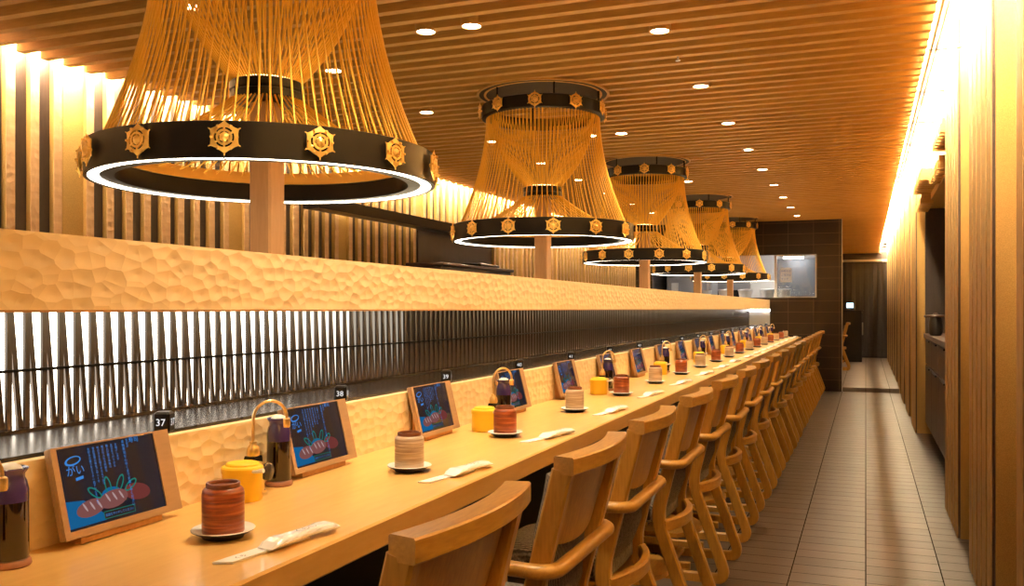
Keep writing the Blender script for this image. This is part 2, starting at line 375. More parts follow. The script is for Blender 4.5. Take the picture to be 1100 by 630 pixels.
# kitchen behind
b = MB(); b.box(-3.2, -.56, YW+3.0, YW+3.05, 0, 2.42); S(b.build('wall_kitchen', M['kpanel']))
b = MB(); b.box(-.60, -.575, YW+T, YW+3.0, 0, 2.42); b.box(-.575, -.56, YW+T, YW+3.05, 0, 2.42, 1); S(b.build('wall_kitchen_side', [M['steel'], M['tilewall']]))
b = MB(); b.box(-3.2, -3.1, YW+T, YW+3.0, 0, 2.42); S(b.build('wall_kitchen_left', M['tilewall']))
for i, (x, yy, kz) in enumerate([(-1.02, YW+1.2, 1.89), (-1.9, YW+.42, ZC-.07), (-1.2, YW+2.2, ZC-.07)]):
    k = empty('kitchen_light', (x, yy, kz), ['small hanging white light seen through the right of the kitchen window', 'unseen white tube light added over the left of the kitchen hatch', 'white tube light nearest the kitchen rear wall'][i], 'light')  # second light is unseen, added to brighten the shelf tubs
    MB().box(-.34, .34, -.07, .07, .03, .07).build('housing', M['white'], k); MB().box(-.32, .32, -.055, .055, .0, .03).build('tube', M['klight'], k)
    if i == 0:
        MB().tube([(-.2,0,.07),(-.2,0,ZC-kz)], .006).tube([(.2,0,.07),(.2,0,ZC-kz)], .006).build('hanger', M['steel'], k)
        k.scale = (.45, 1, 1)
kd = empty('fridge', (-2.62, YW+1.6, 0), 'tall grey fridge door seen through the left of the kitchen opening', 'fridge')
MB().bbox(-.42, .32, -.0, .6, .05, 1.75, .01).build('body', M['kpanel'], kd); d = MB().bbox(-.41, .31, -.03, 0, .1, 1.72, .008).build('door', M['kpanel'], kd)
MB().tube([(.25,-.06,1.2),(.25,-.06,1.6)], .01).build('handle', M['steel'], d); MB().box(-.33, -.22, -.034, -.03, 1.38, 1.55).build('label_plate', M['white'], d)
sh = empty('kitchen_shelf', (-1.6, YW+.75, 0), 'steel kitchen shelf just behind the opening above the counter end', 'shelf')
MB().box(-.8, .62, -.18, .2, 1.27, 1.295).build('shelf_board', M['steel'], sh)
for x in (-.78, .6):
    for yy in (-.16, .18): MB().tube([(x, yy, 0), (x, yy, 1.27)], .014).build('leg', M['steel'], sh)
MB().box(-.8, .62, -.18, .2, .8, .82).build('shelf_board', M['steel'], sh)
KL = ['leftmost white plate stack on the kitchen shelf', 'second white tub from the left on the kitchen shelf', 'third white tub from the left on the kitchen shelf',
      'fourth white tub from the left on the kitchen shelf', 'rightmost white tub on the kitchen shelf, beside the window post']
for i, x in enumerate([-2.28, -1.98, -1.68, -1.36, -1.12]):
    if i == 0:
        b = MB()
        for q in range(7): b.lathe([(0,q*.016),(.07,q*.016),(.11,q*.016+.012),(.11,q*.016+.016),(0,q*.016+.006)], seg=20)
        tag(b.build('plate_stack', M['white'], None, True), KL[0], 'plates', 'white ware on the kitchen shelf').location = (x, YW+.75, 1.296)
        continue
    t = empty('food_tub', (x, YW+.76, 1.296), KL[i], 'tub', 'white ware on the kitchen shelf')
    MB().lathe([(0,0),(.085,0),(.10,.10),(0,.10)], seg=20).build('body', M['white'], t, True)
    MB().lathe([(0,.10),(.107,.10),(.107,.122),(.09,.128),(0,.128)], seg=20).build('lid', M['kwhite'], t, True)
rk = empty('steel_work_unit', (-1.9, YW+2.3, 0), 'steel work unit with upper boxes against the kitchen rear wall', 'kitchen unit')
MB().bbox(-.9, .9, 0, .6, 0, .85, .01).build('body', M['steel'], rk); MB().bbox(-.9, .9, -.02, .62, .85, .89, .005).build('worktop', M['steel'], rk)
MB().bbox(-.7, .0, .2, .6, .9, 1.45, .01).build('oven', M['black'], rk); MB().bbox(.08, .75, .25, .6, .9, 1.6, .01).build('cupboard', M['white'], rk)
ro = empty('rice_machine', (-1.0, YW+1.7, 0), 'dark steel machine seen through the kitchen window pane', 'machine')
MB().bbox(-.3, .3, 0, .5, 0, 1.92, .01).build('body', plain('grey_machine_paint', (.16,.17,.19,1), .35, .3), ro); MB().bbox(-.26, .2, -.02, 0, .9, 1.25, .006).build('panel', M['black'], ro)
MB().box(.04, .14, -.026, -.02, 1.1, 1.2).build('display', M['scrtext'], ro)
# notice on the glass
nt = empty('notice_sheet', (-1.035, YW+.030, 1.50), 'white notice with blue lettering stuck on the kitchen window glass', 'notice')
tm = NT('thin_notice_paper'); tr_ = tm.n.new('ShaderNodeBsdfTranslucent'); tr_.inputs['Color'].default_value = (.85,.9,1,1); mxs = tm.n.new('ShaderNodeMixShader'); mxs.inputs[0].default_value = .6
tm.b.inputs['Base Color'].default_value = (.86,.88,.9,1); tm.link(tm.b.outputs[0], mxs.inputs[1]); tm.link(tr_.outputs[0], mxs.inputs[2]); tm.link(mxs.outputs[0], tm.o.inputs['Surface'])
MB().box(-.075, .075, -.001, 0, 0, .20).build('sheet', tm.m, nt)
# delivery hatch under the header: bright end of the lane
dh = empty('delivery_hatch', (-1.405, YW+.03, .9), 'brightly lit white hatch at the far end of the lane under the pale beam', 'hatch')
MB().box(-.155, .155, .0, .012, .0, .224).build('door', M['kwhite'], dh)
MB().box(-.155, .155, -.006, .0, .20, .222).build('lamp', M['klight'], dh)
MB().box(-.14, -.125, -.02, 0, .0, .2).build('post', M['steel'], dh)

# corridor end: curtain, rail, desk
cu = empty('blackout_curtain', (.07, YF-.25, .06), 'black curtain closing off the far end of the aisle', 'curtain')
pth = [(-1.0+i*.02, .007*math.sin(i*.9)+.003*math.sin(i*2.3), 0) for i in range(72)]
b = MB(); 
for i in range(len(pth)-1):
    (x0,y0_,_), (x1,y1_,_) = pth[i], pth[i+1]
    b.add([(x0,y0_,.0),(x1,y1_,.0),(x1,y1_,2.1),(x0,y0_,2.1),(x0,y0_+.01,.0),(x1,y1_+.01,.0),(x1,y1_+.01,2.1),(x0,y0_+.01,2.1)], [(0,1,2,3),(5,4,7,6)])
b.build('cloth', M['curtain'], cu, True, 80)
MB().box(-1.05, .43, -.06, .04, 2.1, 2.145).build('rail', M['steel'], cu)
S(MB().box(-4.4, .95, YF, YF+.1, 0, 2.43).build('wall_far', M['darkrecess']))
dk = empty('reception_desk', (-.42, 19.5, .055), 'black reception stand beyond the tile wall at the aisle end', 'desk')
MB().bbox(-.4, .35, 0, .5, 0, 1.02, .008).build('body', M['black'], dk); MB().bbox(-.42, .37, -.02, .52, 1.02, 1.045, .005).build('top', M['black'], dk)
MB().tube([(.36,-.03,.55),(.36,-.03,.8)], .012).build('handle', M['steel'], dk)
ts = empty('till_monitor', (-.30, 19.7, 1.10), 'small till monitor with a glowing pale blue screen on the black stand', 'monitor')
MB().lathe([(0,0),(.07,0),(.07,.01),(.012,.015),(.012,.06),(0,.06)], seg=16).build('stand', M['black'], ts, True)
MB().bbox(-.075, .075, -.01, .015, .04, .16, .004).build('casing', M['black'], ts); MB().box(-.066, .066, -.013, -.01, .05, .15).build('screen', M['tabscreen'], ts)

# ------------------------------------------------------------------ counter and island
ct = empty('bar_counter', (-1.04, 6.2, 0), 'long pale maple sushi counter running the length of the room', 'counter')
L0, L1 = -.4-6.2, YW-6.2
MB().bbox(-.215, .21, L0, L1, CT-.052, CT, .004).build('worktop', M['counter'], ct)
MB().box(-.20, -.16, L0, L1, 0, CT-.052).build('base_panel', M['black'], ct)
MB().box(-.235, -.213, L0, L1, CT-.05, .885).build('backsplash', M['splash'], ct)
ib = empty('service_island', (-1.72, 6.2, 0), 'long island wall behind the counter carrying the wooden posts', 'partition')
L1 -= .01
MB().box(-.50, .44, L0, L1, 0, .86).build('body', M['black'], ib)
MB().box(-.50, .444, L0, L1, .86, .892).build('ledge', M['ledge'], ib)
hd = empty('header_beam', (-1.45, 6.2, 1.128), 'pale adze-carved wooden beam running above the dark slatted screen', 'beam')
MB().box(.172, .20, L0, L1, 0, .127).build('carved_face', M['fascia'], hd)
MB().box(-.77, .172, L0, L1, .012, .122).build('core', M['darkrecess'], hd)
MB().box(.13, .1995, L0, L1, -.004, .0).build('bottom_trim', M['post'], hd)
MB().box(.10, .14, L0+.1, L1-.1, .122, .130).build('added_uplight', M['added_uplight'], hd)  # unseen strips, added to brighten the ceiling slats and chandeliers
MB().box(-.72, -.68, L0+.1, L1-.1, .122, .130).build('added_uplight', M['added_uplight'], hd)
MB().box(.12, .16, L0+.1, L1-.1, -.003, .010).build('light_strip', M['under'], hd)
ls = empty('slatted_screen', (-1.54, 6.2, .892), 'dark crossed-slat screen glowing from behind, between counter and beam', 'screen')
b = MB(); y = .62; H = .245; p = .0402
while y < YW-.03:
    yl = y-6.2
    b.box(.000, .007, yl, yl+.011, 0, H)
    # leaning slat from the top beside this upright down to the foot of the next
    a0, a1 = yl+.009, yl+p-.009
    w = .011
    b.add([(-.007,a1,0),(-.007,a1+w,0),(-.007,a0+w,H),(-.007,a0,H),(-.0005,a1,0),(-.0005,a1+w,0),(-.0005,a0+w,H),(-.0005,a0,H)],
          [(0,3,2,1),(4,5,6,7),(0,1,5,4),(2,3,7,6),(1,2,6,5),(3,0,4,7)])
    y += p
b.build('slats', M['lattice'], ls)
MB().box(.007, .013, L0, L1, H*.47, H*.47+.0055).build('rail', M['black'], ls)
MB().box(-.002, .03, L0, L1, -.0, .006).build('bottom_track', M['ledge'], ls)
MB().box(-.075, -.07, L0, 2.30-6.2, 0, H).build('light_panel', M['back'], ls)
for ya, yb, mm_ in ((2.30, 2.62, 'back2'), (2.62, 3.0, 'back3')):  # glow fading along the screen, put in as steps of emission
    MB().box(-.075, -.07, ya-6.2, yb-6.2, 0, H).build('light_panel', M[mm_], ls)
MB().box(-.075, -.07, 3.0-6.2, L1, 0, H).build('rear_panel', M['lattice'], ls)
MB().box(-.05, -.035, 2.32-6.2, L1, 0, .004).build('light_strip', M['slatfill'], ls)  # unseen strip, added to put highlights on the slats

# ------------------------------------------------------------------ posts and rope chandeliers
PX = -1.72
PY = [2.325 + 2.56*i for i in range(5)]
ZB = 1.512
PL = ['nearest', 'second', 'third', 'fourth', 'farthest']
post0 = None
for i, y in enumerate(PY):
    o = MB().bbox(-.039, .039, -.039, .039, 0, 1.764-1.25, .006).build('wooden_post', M['post']) if post0 is None else post0.copy()
    if post0 is None: post0 = o
    else: C.objects.link(o)
    o.location = (PX, y, 1.25)
    tag(o, f'square wooden post rising from the island inside the {PL[i]} rope chandelier', 'post', 'square wooden posts on the island')

def ringprof(r0, r1, z0, z1): return [(r0,z0),(r1,z0),(r1,z1),(r0,z1)]
def medallion():
    b = MB(); R = .041
    def P(r, a, z): return (r*math.cos(a), r*math.sin(a), z)
    # hexagonal openwork plate: star rim with notches round a pierced ring
    N = 24; out, inn = [], []
    for i in range(N):
        a = 2*PI*i/N
        r = [1.0, .86, .84, .86][i % 4]*R
        out.append((r, a)); inn.append((.62*R, a))
    n = len(b.v); vs = []
    for z in (0, .004):
        vs += [P(r, a, z) for r, a in out] + [P(r, a, z+(.0025 if z else 0)) for r, a in inn]
    fs = []
    for i in range(N):
        j = (i+1) % N
        fs += [(2*N+i, 2*N+j, 3*N+j, 3*N+i), (i, N+i, N+j, j), (i, j, 2*N+j, 2*N+i), (N+i, 3*N+i, 3*N+j, N+j)]
    b.add(vs, fs)
    for i in range(6):
        a = 2*PI*i/6
        b.tube([P(.2*R, a, .004), P(.66*R, a, .005)], .0028, 5)
        b.lathe([(0,.009),(.003,.008),(.004,.004),(.004,0)], c=P(.78*R, a+PI/6, .002), seg=6)
        b.tube([P(.92*R, a, .002), P(1.13*R, a, .003)], .0026, 5, scale=[1,.5])
    b.lathe([(0,.013),(.005,.012),(.008,.009),(.012,.007),(.013,.003),(.013,0)], seg=12)
    b.lathe([(.005,-.012),(.005,0)], seg=8)
    b.lathe([(.36*R,.003),(.36*R,.0075),(.5*R,.0075),(.5*R,.003)], seg=18)
    return b
medm = None
def cords(n, r0, z0, r1, z1, pr, pz, rad, segs=9, twist=0, off=0):
    b = MB()
    for i in range(n):
        a = 2*PI*(i+off)/n; path = []
        for q in range(segs+1):
            t = q/segs; r = r0+(r1-r0)*t**pr; z = z0+(z1-z0)*(1-(1-t)**pz); aa = a+twist*t
            path.append((r*math.cos(aa), r*math.sin(aa), z))
        b.tube(path, rad, 5, up=(math.cos(a+1.57), math.sin(a+1.57), 0))
    return b
ch = empty('rope_chandelier', (PX, PY[0], ZB), 'x', 'chandelier', 'rope chandeliers in a row over the island')
RO = .515
rg = MB().lathe([(.432,.004),(.472,.004),(.472,.010),(.504,.010),(.504,0),(RO,0),(RO,.092),(RO-.006,.094),(.432,.094),(.432,.004)], seg=96).build('bottom_ring', M['black'], ch, True)
b = MB()
for i in range(9):
    a = 2*PI*i/9+.25; b.lathe([(.474,.0015),(.503,.0015),(.503,.009),(.474,.009)], seg=12, a0=a, a1=a+2*PI/9-.012)
b.build('led_strip', M['led'], rg)
MB().lathe([(.422,.060),(.432,.060),(.432,.098),(.422,.098)], seg=72, closedprof=True).build('cord_rail', M['gold'], ch, True)
top = MB().lathe([(.315,.70),(.345,.70),(.35,.704),(.35,.768),(.345,.772),(.315,.772),(.315,.70)], seg=72).build('top_ring', M['black'], ch, True)
MB().lathe([(0,.839),(.325,.839),(.325,.845),(0,.845)], seg=60, mi=0).lathe([(.325,.836),(.338,.836),(.338,.845),(.325,.845)], seg=60, mi=1).lathe([(.338,.839),(.365,.839),(.365,.845)], seg=60, mi=0).lathe([(.365,.836),(.378,.836),(.378,.845),(.365,.845)], seg=60, mi=1).build('ceiling_plate', [M['ceil'], M['slat']], ch, True)
for i in range(6):
    a = PI*i/3; MB().tube([(.33*math.cos(a), .33*math.sin(a), .772), (.33*math.cos(a), .33*math.sin(a), .838)], .006, 6).build('bolt', M['black'], top)
MB().lathe([(0,.255),(.108,.255),(.112,.259),(.112,.278),(.108,.280),(.108,.284),(.112,.286),(.112,.308),(.108,.312),(0,.312)], seg=40).build('hub', M['black'], ch, True, 30)
MB().lathe([(.07,.313),(.098,.313),(.098,.317),(.07,.317)], seg=32, closedprof=True).build('hub_light', M['hublight'], ch)
tag(cords(96, .322, .705, .475, .092, 1.8, 1.0, .0031, 9).build('outer_cords', M['cord'], ch, True, 80), kind='stuff')
tag(cords(80, .290, .72, .092, .305, 2.0, 1.0, .0029, 10, off=.5).build('inner_cords', M['cord'], ch, True, 80), kind='stuff')
tag(cords(60, .102, .262, .425, .085, 1.0, 1.5, .0029, 7).build('lower_cords', M['cord'], ch, True, 80), kind='stuff')
mm = medallion().build('medallion', M['gold'], rg, True, 35)
def place_med(o, a, r, z, par):
    o.parent = par
    # local z of the medallion points outwards, local x points up
    out = Vector((math.cos(a), math.sin(a), 0)); upv = Vector((0,0,1)); side = out.cross(upv)
    o.matrix_local = Matrix(((upv.x, -side.x, out.x, out.x*r), (upv.y, -side.y, out.y, out.y*r), (upv.z, -side.z, out.z, z), (0,0,0,1)))
first = True
for i in range(14):
    o = mm if first else mm.copy()
    if not first: C.objects.link(o)
    first = False; place_med(o, 2*PI*i/14+math.radians(-64.8), RO+.011, .048, rg)
for i in range(10):
    o = mm.copy(); C.objects.link(o); place_med(o, 2*PI*i/10+math.radians(-77.5), .361, .737, top)
bpy.context.view_layer.update()
for i, y in enumerate(PY):
    o = ch if i == 0 else copy_tree(ch)
    o.location = (PX, y, ZB); o['label'] = ['largest-looking gold rope chandelier at upper left, nearest the camera', 'second gold rope chandelier from the camera, hung whole in view',
        'third gold rope chandelier from the camera along the island', 'fourth gold rope chandelier from the camera, before the farthest one', 'farthest gold rope chandelier, beside the dark tile wall'][i]

# ------------------------------------------------------------------ ceiling downlights
dls = []
for k in range(-2, 9): dls.append((-.845, 3.95+1.065*k, 'A'))
for k in range(-1, 9): dls.append((-2.55, 2.94+1.06*k, 'C'))
for i in range(4):
    ym = (PY[i]+PY[i+1])/2 - (.02 if i == 0 else 0)
    dls += [(-1.59, ym, 'B'), (-1.81, ym, 'B')]
dl0 = None; cnt = {'A': 0, 'B': 0, 'C': 0}
ROW = {'A': 'row over the counter edge', 'C': 'row beyond the chandeliers'}
for (x, y, r) in dls:
    off = (r == 'A' and y < 3.5) or (r == 'C' and y < 2.5)
    if not off: cnt[r] += 1
    if off: lb = 'recessed ceiling downlight overhead beyond the top edge of the photo'
    elif r == 'B':
        s = 'right' if x > -1.7 else 'left'; lb = f'{s} lamp of the {ORD[(cnt[r]+1)//2]} ceiling pair between chandeliers'
    else: lb = f'round recessed ceiling downlight, {ORD[cnt[r]]} from the camera in the {ROW[r]}'
    if dl0 is None:
        o = empty('downlight', (x, y, ZC), lb, 'downlight', 'recessed ceiling downlights')
        MB().lathe([(.040,-.004),(.048,-.004),(.048,.05),(.040,.05)], seg=24, closedprof=True).build('rim', M['slat'], o, True)
        MB().lathe([(0,-.001),(.040,-.001),(.040,.004),(0,.004)], seg=24).build('lamp', M['spotdisc'], o); dl0 = o
    else: o = at(copy_tree(dl0), (x, y, ZC), None, lb)
    ld = bpy.data.lights.get('spot'+r) or bpy.data.lights.new('spot'+r, 'SPOT')
    ld.color = (1, .78, .50); ld.energy = {'A': 88, 'B': 24, 'C': 24}[r]; ld.spot_size = math.radians(84 if r == 'A' else 105); ld.spot_blend = .9; ld.shadow_soft_size = .04
    lo = bpy.data.objects.new('downlight_beam', ld); C.objects.link(lo); lo.location = (x, y, ZC-.01); lo.rotation_euler.y = math.radians(17) if r == 'A' else 0
for i, (x, y) in enumerate([(-.85, YN+.071+.1345*44), (-.87, YN+.071+.1345*64), (-.5, YN+.071+.1345*36)]):
    o = empty('sprinkler', (x, y, ZC-.022), ['small ceiling sprinkler near the third nearest downlight', 'small ceiling sprinkler farther along the aisle ceiling', 'small ceiling sprinkler over the aisle'][i], 'sprinkler')
    MB().lathe([(0,0),(.012,0),(.012,.004),(.005,.008),(.005,.022),(0,.022)], seg=10).build('head', M['steel'], o, True)

# ------------------------------------------------------------------ chairs
def fillet(pts, r=.03, n=5):
    P = [Vector(p) for p in pts]; out = [P[0]]
    for i in range(1, len(P)-1):
        a, c, d = P[i-1], P[i], P[i+1]; u = (a-c); v = (d-c); q = min(r, u.length*.45, v.length*.45); u.normalize(); v.normalize()
        s, e = c+u*q, c+v*q
        for k in range(n+1):
            t = k/n; out.append(s*(1-t)**2 + c*2*t*(1-t) + e*t*t)
    out.append(P[-1]); return out
def rect(w, h, c=.004):
    a, b = w/2, h/2; return [(-a+c,-b),(a-c,-b),(a,-b+c),(a,b-c),(a-c,b),(-a+c,b),(-a,b-c),(-a,-b+c)]
def bow(y, half=.2): return .028*(1-(y/half)**2)
def make_chair():
    r = empty('counter_chair', (0,0,0), 'x', 'chair', 'wooden chairs lined up along the counter')
    # top rail: bowed board, hooked at the ends
    path = []
    for i in range(15):
        y = -.204+.408*i/14; path.append((.222+.026*(1-(y/.204)**2), y, .815))
    MB().sweep(path, rect(.047, .036, .003)).build('top_rail', M['chairy'], r, True, 30)
    # bowed veneer back
    b = MB(); n = 12; vs = []
    for th in (0, 1):
        for j in range(n+1):
            y = -.175+.35*j/n
            for z, x in ((.795, .212), (.72, .190), (.645, .166)):
                lowcut = (.022*(1-(y/.175)**2) if z < .65 else 0)
                vs.append((x+bow(y, .2)*.85-th*.012, y, z-lowcut))
    K = (n+1)*3; fs = []
    for j in range(n):
        for q in range(2):
            a, c = j*3+q, (j+1)*3+q
            fs += [(a, a+1, c+1, c), (K+a, K+c, K+c+1, K+a+1)]
        fs += [(j*3, (j+1)*3, K+(j+1)*3, K+j*3), (j*3+2, K+j*3+2, K+(j+1)*3+2, (j+1)*3+2)]
    fs += [(0, K, K+1, 1), (1, K+1, K+2, 2), (n*3, n*3+1, K+n*3+1, K+n*3), (n*3+1, n*3+2, K+n*3+2, K+n*3+1)]
    b.add(vs, fs); b.build('back_panel', M['chair'], r, True, 40)
    # rear posts: top rail to knee at seat height, then splaying out to a sled runner
    for sy in (-1, 1):
        y = sy*.187
        main = fillet([(.216, y, .803), (.213, y, .79), (.118, y, .41), (.262, y, .016), (-.2, y, .016)], .06, 7)
        main = [p for p in main if not (p.x < -.19)] + [Vector((-.2, y, .016))]
        MB().sweep(main, rect(.044, .030, .005), up=(0, 1, 0)).build('rear_leg', M['chair'], r, True, 35)
        MB().sweep(fillet([(-.19, y, .02), (-.17, y, .22), (-.175, y, .40)], .05, 3), rect(.028, .036, .005), up=(1,0,0)).build('front_leg', M['chair'], r, True, 35)
        MB().sweep([(-.165, y, .15), (.165, y, .15)], rect(.02, .028, .004)).build('side_stretcher', M['chair'], r, True, 35)
    # wrap-around arm rail
    arm = fillet([(.055, -.218, .605), (.205, -.222, .60), (.205, .222, .60), (.055, .218, .605)], .055, 7)
    el = [(.0185*math.cos(a), .0155*math.sin(a)) for a in [2*PI*i/12 for i in range(12)]]
    MB().sweep(arm, el).build('arm_rail', M['chairy'], r, True, 60)
    # bowed lower rail round the seat back
    path = []
    for i in range(15):
        y = -.195+.39*i/14; path.append((.135+.055*(1-(y/.205)**2), y, .385))
    MB().sweep(path, rect(.026, .042, .005)).build('seat_frame', M['chairy'], r, True, 30)
    # seat cushion
    b = MB(); N = 28
    def sup(a, rx, ry, p=.35):
        c, s = math.cos(a), math.sin(a); return (rx*math.copysign(abs(c)**p, c), ry*math.copysign(abs(s)**p, s))
    prof = [(.94,.385),(1.0,.395),(1.0,.43),(.95,.448),(.80,.458),(.4,.462),(0,.462)]
    vs = []
    for k, z in prof:
        for i in range(N):
            x, y = sup(2*PI*i/N, .18*k, .172*k, .42); vs.append((x-.04, y, z))
    fs = [tuple(range(N-1, -1, -1))]
    for q in range(len(prof)-1):
        for i in range(N):
            j = (i+1) % N; fs.append((q*N+i, q*N+j, q*N+N+j, q*N+N+i))
    b.add(vs, fs); b.build('seat_cushion', M['fabric'], r, True, 50)
    # upholstered back pad
    b = MB(); vs = []; n = 12; zz = [(.44, .125), (.50, .148), (.58, .150), (.66, .163), (.74, .182), (.785, .190)]
    for th in (0, 1):
        for j in range(n+1):
            y = -.168+.336*j/n
            for z, x in zz:
                e = max(0, min(1, (1-abs(y)/.168)*5))**.5
                vs.append((x+bow(y, .2)*.9-.004-(.012+.026*e if th else .010*(1-e)), y, z))
    Z = len(zz); K = (n+1)*Z; fs = []
    for j in range(n):
        for q in range(Z-1):
            a, c = j*Z+q, (j+1)*Z+q; fs += [(a, a+1, c+1, c)[::-1], (K+a, K+c, K+c+1, K+a+1)[::-1]]
        fs += [(j*Z, (j+1)*Z, K+(j+1)*Z, K+j*Z), (j*Z+Z-1, K+j*Z+Z-1, K+(j+1)*Z+Z-1, (j+1)*Z+Z-1)]
    for q in range(Z-1): fs += [(q, K+q, K+q+1, q+1), (n*Z+q, n*Z+q+1, K+n*Z+q+1, K+n*Z+q)]
    b.add(vs, fs); b.build('back_cushion', M['fabric'], r, True, 50)
    # curved footrest board between the runners
    pts = [(-.10, -.172), (.05, -.172)] + [(.05+.075*math.sin(PI*i/10), -.172+.344*i/10) for i in range(1, 10)] + [(.05, .172), (-.10, .172)]
    MB().prism(pts, .165, .183).build('footrest', M['chairy'], r, False)
    MB().sweep([(.0, -.18, .03), (.0, .18, .03)], rect(.03, .022, .004)).build('cross_stretcher', M['chairy'], r, True, 35)
    return r
CUPY = [1.255, 1.93, 2.56, 3.27, 3.97, 4.67, 5.37] + [5.37+.679*i for i in range(1, 12)]
chair = make_chair(); XCH = -.785
chy = [.60] + CUPY
for i, y in enumerate(chy):
    o = chair if i == 0 else copy_tree(chair)
    o.location = (XCH+random.uniform(-.004, .004), y+.0, 0); o.rotation_euler.z = random.uniform(-.015, .015)
    if i == 0: lb = 'wooden counter chair nearest the camera, only its top rail in view'
    elif i == len(chy)-1: lb = 'farthest wooden counter chair, last of the row beside the tile wall'
    else: lb = f'wooden counter chair with grey cushions, {ORD[i]} behind the cut-off one nearest the camera'
    o['label'] = lb
ec = at(copy_tree(chair), (-.52, 17.0, .055), 0, 'lone wooden chair beyond the tile wall corner near the black stand'); 

# ------------------------------------------------------------------ things on the counter
SEATW = ['first','second','third','fourth','fifth','sixth','seventh','eighth','ninth','tenth','eleventh','twelfth','thirteenth','fourteenth','fifteenth','sixteenth','seventeenth','eighteenth']
# saucer and cup
sau = tag(MB().lathe([(0,.004),(.030,.003),(.032,0),(.034,0),(.036,.004),(.052,.012),(.0535,.014),(.052,.0155),(.036,.008),(0,.008)], seg=36, mi=0).build('saucer', [M['white'], M['dshdark']], None, True, 60), 'x', 'saucer', 'saucers along the counter')
for p in sau.data.polygons:
    if p.normal.z < -.05: p.material_index = 1
def make_cup(body):
    r = empty('tea_cup', (0,0,0), 'x', 'cup', 'upturned tea cups along the counter')
    MB().lathe([(.028,0),(.034,.0),(.0352,.002),(.0352,.066),(.034,.072),(.031,.076),(.028,.077)], seg=36).build('body', body, r, True, 50)
    MB().lathe([(.0285,.0765),(.0285,.083),(.0275,.085),(.0250,.085),(.0240,.083),(.0240,.079),(0,.078)], seg=36).build('foot_ring', M['cuprim'], r, True, 50)
    return r
cr, cg = make_cup(M['cupred']), make_cup(M['cupgrey'])
# chopstick sleeve
def make_sleeve():
    r = empty('chopstick_sleeve', (0,0,0), 'x', 'chopstick sleeve', 'paper chopstick sleeves along the counter')
    pts = [(-.0135,-.095), (.013,-.080), (.0135,.095), (-.0135,.095)]
    MB().prism(pts, 0, .0035).build('paper', M['paper'], r); return r
def make_packet():
    r = empty('towel_packet', (0,0,0), 'x', 'towel packet', 'film-wrapped hand towels on the sleeves')
    b = MB(); N = 14; L = 15; random.seed(3); vs = []
    for i in range(L):
        t = i/(L-1); y = -.088+.176*t
        e = min(1, min(t, 1-t)*6.5)
        w = .017+.004*math.sin(t*9) ; 
        if t < .12 or t > .88: w = .021-.05*max(0, .10-min(t, 1-t))
        if t > .93: w *= max(.15, (1-t)/.07)
        h = .0012+.0062*max(0, e)**.6
        for j in range(N):
            a = 2*PI*j/N; c, s = math.cos(a), math.sin(a)
            j2 = random.uniform(-.0012, .0012)
            vs.append(((w+j2)*math.copysign(abs(c)**.8, c), y, h+(h+j2*.6)*math.copysign(abs(s)**.8, s) if h > .002 else h+h*s))
    fs = [tuple(range(N)), tuple(range((L-1)*N+N-1, (L-1)*N-1, -1))]
    for i in range(L-1):
        for j in range(N):
            q = (j+1) % N; fs.append((i*N+j, i*N+N+j, i*N+N+q, i*N+q))
    b.add(vs, fs); b.build('wrapper', M['film'], r, False); return r
sl0, pk0 = make_sleeve(), make_packet()

def text_mesh(name, s, size, mat, parent, loc, rot, extrude=0, align='LEFT'):
    cv = bpy.data.curves.new(name, 'FONT'); cv.body = s; cv.size = size; cv.extrude = extrude; cv.align_x = align; cv.resolution_u = 2
    to = bpy.data.objects.new(name+'_source', cv); C.objects.link(to); dg = bpy.context.evaluated_depsgraph_get(); dg.update()
    me = bpy.data.meshes.new_from_object(to.evaluated_get(dg)); bpy.data.objects.remove(to); bpy.data.curves.remove(cv)
    me.materials.clear(); me.materials.append(mat)
    o = bpy.data.objects.new(name, me); C.objects.link(o); o.parent = parent; o.location = loc; o.rotation_euler = rot
    return o
# notice lettering
for q in range(3): text_mesh('lettering', ['お知らせ', 'ご注文は', 'タッチ'][q], .034, M['notice_blue'], nt, (-.068, -.004, .145-.055*q), (PI/2, 0, 0))
# printed marks on the sleeve and the packet
text_mesh('print', 'くら', .012, M['ink'], sl0, (.006, -.065, .0038), (0, 0, PI/2))
text_mesh('print', 'くらし', .017, M['ink'], pk0, (.009, -.020, .0153), (0, 0, PI/2))

random.seed(11)
for i, y in enumerate(CUPY):
    s = sau if i == 0 else sau.copy()
    if i: C.objects.link(s)
    red = (i % 2 == 0)
    nm = 'russet brown' if red else 'oatmeal grey'
    xx = -1.022+random.uniform(-.004, .004); s.location = (xx, y+.005, CT+.0006)
    who = SEATW[i]
    s['label'] = f'white dark-bottomed saucer under the {who} upturned cup from the camera'
    src = cr if red else cg
    o = src if i < 2 else copy_tree(src)
    at(o, (xx, y+.005, CT+.0090), random.uniform(-1, 1), f'{nm} upturned tea cup, {who} of all cups from the camera')
    a = -.17+random.uniform(-.06, .06)
    yc = y+[-.01, .0, .02, .03][min(i, 3)]
    f = sl0 if i == 0 else copy_tree(sl0)
    at(f, (-.902, yc-.035, CT+.0006), a, f'white paper chopstick sleeve by the {who} cup from the camera')
    f = pk0 if i == 0 else copy_tree(pk0)
    at(f, (-.893+.02*random.random(), yc+.045, CT+.0046), a+random.uniform(-.04, .04), f'clear-wrapped white hand towel by the {who} cup from the camera')

